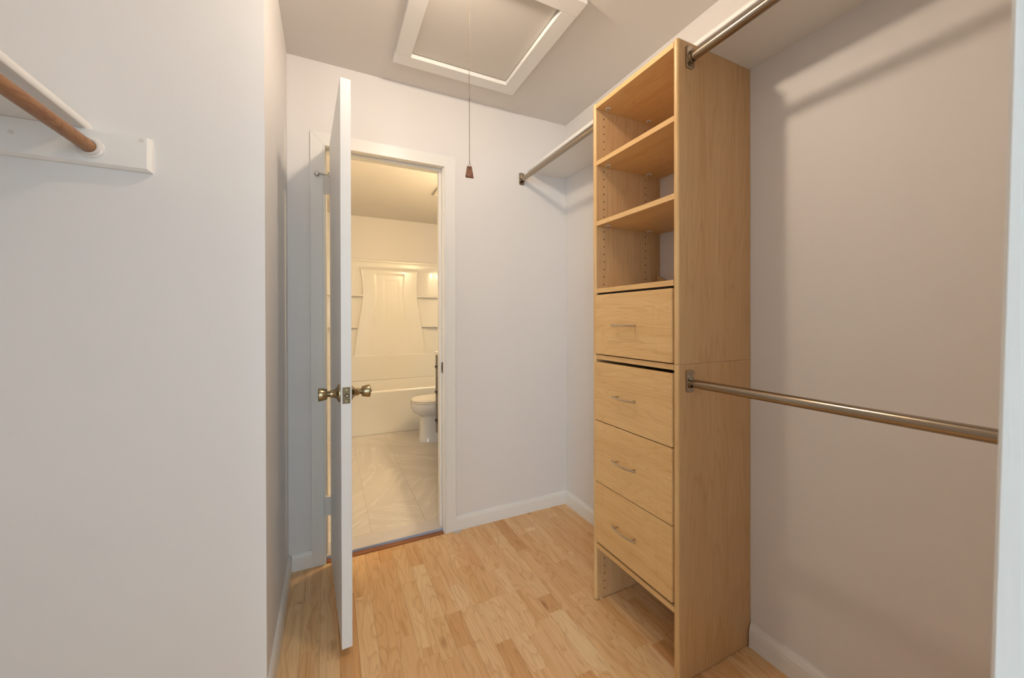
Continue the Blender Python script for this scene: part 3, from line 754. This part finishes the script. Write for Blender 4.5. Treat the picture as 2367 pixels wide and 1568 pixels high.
def relief(x, z):
    """distance the surface stands in front of the wall"""
    if z > 1.905: return .012*(1-sst(1.925, 1.935, z)) + .004
    if z > 1.845: return .016+.016*(1-sst(1.895, 1.902, z))
    base = .055
    if z < .757: return base + .018*sst(.762, .748, z)
    l, r = interp(cL, z), interp(cR, z)
    top = sst(1.845, 1.79, z)
    centre = sst(l-.006, l+.010, x)*(1-sst(r-.010, r+.006, x))
    # concave corner columns that dish towards the corners
    dl = max(0, l-x); dr = max(0, x-r); dd = max(dl, dr)
    dish = .036*(1-math.exp(-(dd/.05)))*(1-.55*sst(.10, .36, dd))
    v = base - dish*(1-centre)
    a, b = interp(iL, z), interp(iR, z)
    inner = sst(a-.010, a+.012, x)*(1-sst(b-.012, b+.010, x))*sst(1.765, 1.735, z)
    v -= .0045*inner*centre*sst(.78, .95, z)
    if l < x < r:
        u = (x-(l+r)/2)/((r-l)/2)
        v += .010*(1-u*u)
    pad = sst(.60, .625, x)*(1-sst(.775, .80, x))*sst(1.02, 1.06, z)*(1-sst(1.66, 1.69, z))
    v -= .0012*pad
    rim = math.exp(-((x-l)/.006)**2)+math.exp(-((x-r)/.006)**2)
    v += .005*rim*top
    v = v*(1-sst(1.79, 1.845, z)) + .030*sst(1.79, 1.845, z)
    return v
def surround(bm):
    nx_, nz_ = 330, 230; z0, z1 = BFZ+.448, 1.935
    g = []
    for j in range(nz_+1):
        z = z0+(z1-z0)*j/nz_
        g.append([bm.verts.new((BX0+.004+(BX1-BX0-.008)*i/nx_, BY1-.001-relief(BX0+(BX1-BX0)*i/nx_, z), z)) for i in range(nx_+1)])
    for j in range(nz_):
        for i in range(nx_): bm.faces.new((g[j][i], g[j][i+1], g[j+1][i+1], g[j+1][i])).smooth = True
part('back_panel', M['tub'], sur, surround)
for xa, sgn in ((BX0, 1), (BX1, -1)):
    part('side_wing', M['tub'], sur, bx(min(xa, xa+sgn*.012), max(xa, xa+sgn*.012), TY0+.01, BY1-.03, BFZ+.448, 1.935, bev=.003))
    for z in (1.487, 1.111):
        tab = cL if sgn > 0 else cR; xe = interp(tab, z)
        def corner(bm, xa=xa, sgn=sgn, z=z, xe=xe):
            n = 10; pf = [(xa+sgn*.012, BY1-.004), (xe, BY1-.004), (xe, BY1-.085)]
            for i in range(n+1):
                t = i/n; pf.append((xe+(xa+sgn*.012-xe)*t, BY1-.085-.05*math.sin(t*PI/2)))
            loft(bm, [[(a, b, z-.012) for a, b in pf], [(a, b, z-.003) for a, b in pf], [(a, b+.003, z) for a, b in pf]], smooth=False)
        part('corner_shelf', M['tub'], sur, corner)

# ---------------------------------------------------------------- toilet
TYC = 3.745
toi = thing('toilet', (1.1, TYC, BFZ), 'white elongated toilet with closed lid between the vanity and the tub', 'toilet')
def oval(xc, yc, rx, ry, z, n=32, p=2.2):
    out = []
    for i in range(n):
        t = 2*PI*i/n; c, s = math.cos(t), math.sin(t)
        out.append((xc+rx*math.copysign(abs(c)**(2/p), c), yc+ry*math.copysign(abs(s)**(2/p), s), z))
    return out
def bowl(bm):
    z = BFZ
    loft(bm, [oval(1.045, TYC, .255, .122, z, p=4.2), oval(1.045, TYC, .255, .121, z+.010, p=4.2), oval(1.045, TYC, .246, .114, z+.03, p=4.2), oval(1.045, TYC, .234, .106, z+.235, p=4.0),
              oval(1.035, TYC, .243, .116, z+.252, p=3.4), oval(1.01, TYC, .268, .150, z+.275, p=2.6), oval(.995, TYC, .276, .178, z+.315, p=2.3), oval(.99, TYC, .278, .187, z+.355, p=2.3), oval(.99, TYC, .274, .184, z+.372, p=2.3)])
part('bowl', M['porcelain'], toi, bowl)
def seat(bm):
    z = BFZ+.374
    loft(bm, [oval(.985, TYC, .268, .182, z), oval(.985, TYC, .272, .186, z+.006), oval(.985, TYC, .268, .182, z+.014)])
part('seat', M['seat'], toi, seat)
def lid(bm):
    z = BFZ+.391
    loft(bm, [oval(.985, TYC, .266, .180, z), oval(.985, TYC, .270, .184, z+.006), oval(.985, TYC, .262, .176, z+.016), oval(.985, TYC, .18, .11, z+.022)])
part('lid', M['seat'], toi, lid)
part('hinge_bar', M['seat'], toi, bx(1.225, 1.25, TYC-.10, TYC+.10, BFZ+.374, BFZ+.40, bev=.004))
part('tank', M['porcelain'], toi, bx(1.255, 1.425, TYC-.21, TYC+.21, BFZ+.36, BFZ+.72, bev=.02, seg=3))
part('tank_lid', M['porcelain'], toi, bx(1.245, 1.430, TYC-.22, TYC+.22, BFZ+.721, BFZ+.75, bev=.01, seg=2))
part('flush_lever', M['steel'], toi, lambda bm: path_tube(bm, [(1.255, TYC-.17, BFZ+.66), (1.235, TYC-.17, BFZ+.66), (1.232, TYC-.09, BFZ+.655)], .006, 10))

# ---------------------------------------------------------------- vanity
VX0, VY0, VY1 = .858, 2.235, 3.36
van = thing('vanity', (1.15, 2.9, BFZ), 'dark grey bathroom vanity with drawers, just peeking past the door jamb', 'vanity')
part('carcass', M['vanity'], van, bx(VX0+.020, BX1-.002, VY0, VY1, .185, .884))
part('countertop', M['white_top'], van, bx(VX0-.008, BX1-.002, VY0-.01, VY1+.008, .884, .908, bev=.003))
part('toe_kick', M['vanity_dark'], van, bx(VX0+.06, BX1-.002, VY0+.03, VY1-.03, BFZ, .185))
for (z0, z1) in ((.690, .876), (.440, .684), (.192, .434)):
    for (ya, yb) in ((VY0+.003, 2.79), (2.80, VY1-.003)):
        dr = part('drawer', M['vanity'], van, bx(VX0, VX0+.019, ya, yb, z0, z1, bev=.002))
        part('pull', M['vanity_dark'], dr, bx(VX0-.022, VX0, (ya+yb)/2-.07, (ya+yb)/2+.22 if yb > 3 else (ya+yb)/2+.07, (z0+z1)/2-.012, (z0+z1)/2+.006, bev=.002))
part('basin', M['porcelain'], van, lambda bm: loft(bm, [oval(1.15, 2.9, .19, .25, .909, 30), oval(1.15, 2.9, .185, .245, .916, 30), oval(1.15, 2.9, .16, .22, .912, 30), oval(1.15, 2.9, .08, .1, .909, 30)]))
vl = thing('vanity_lamp', (BX1, 2.70, 2.05), 'bar lamp with three globe bulbs on the wall above the vanity', 'lamp')
part('backplate', M['steel'], vl, bx(BX1-.02, BX1, 2.44, 2.96, 2.01, 2.09, bev=.004))
for yy in (2.54, 2.70, 2.86):
    part('globe', M['vanity_glow'], vl, lambda bm, yy=yy: lathe(bm, (BX1-.02, yy, 2.05), (-1, 0, 0), [(0, .014), (.012, .018), (.022, .030), (.035, .037), (.05, .039), (.064, .034), (.074, .024), (.080, .008)], 20))
vent = thing('ceiling_vent', (1.07, 3.65, H), 'square white fan vent on the bathroom ceiling at the jamb', 'vent')
part('grille_frame', M['plastic'], vent, bx(.94, 1.20, 3.52, 3.78, H-.02, H, bev=.008, seg=2))
for i in range(7): part('slat', M['trim'], vent, bx(.965, 1.175, 3.55+.03*i, 3.562+.03*i, H-.026, H-.019))

for o in C.objects:
    if o.parent is None and o.type in ('MESH', 'EMPTY') and 'label' not in o: print('UNLABELLED', o.name)
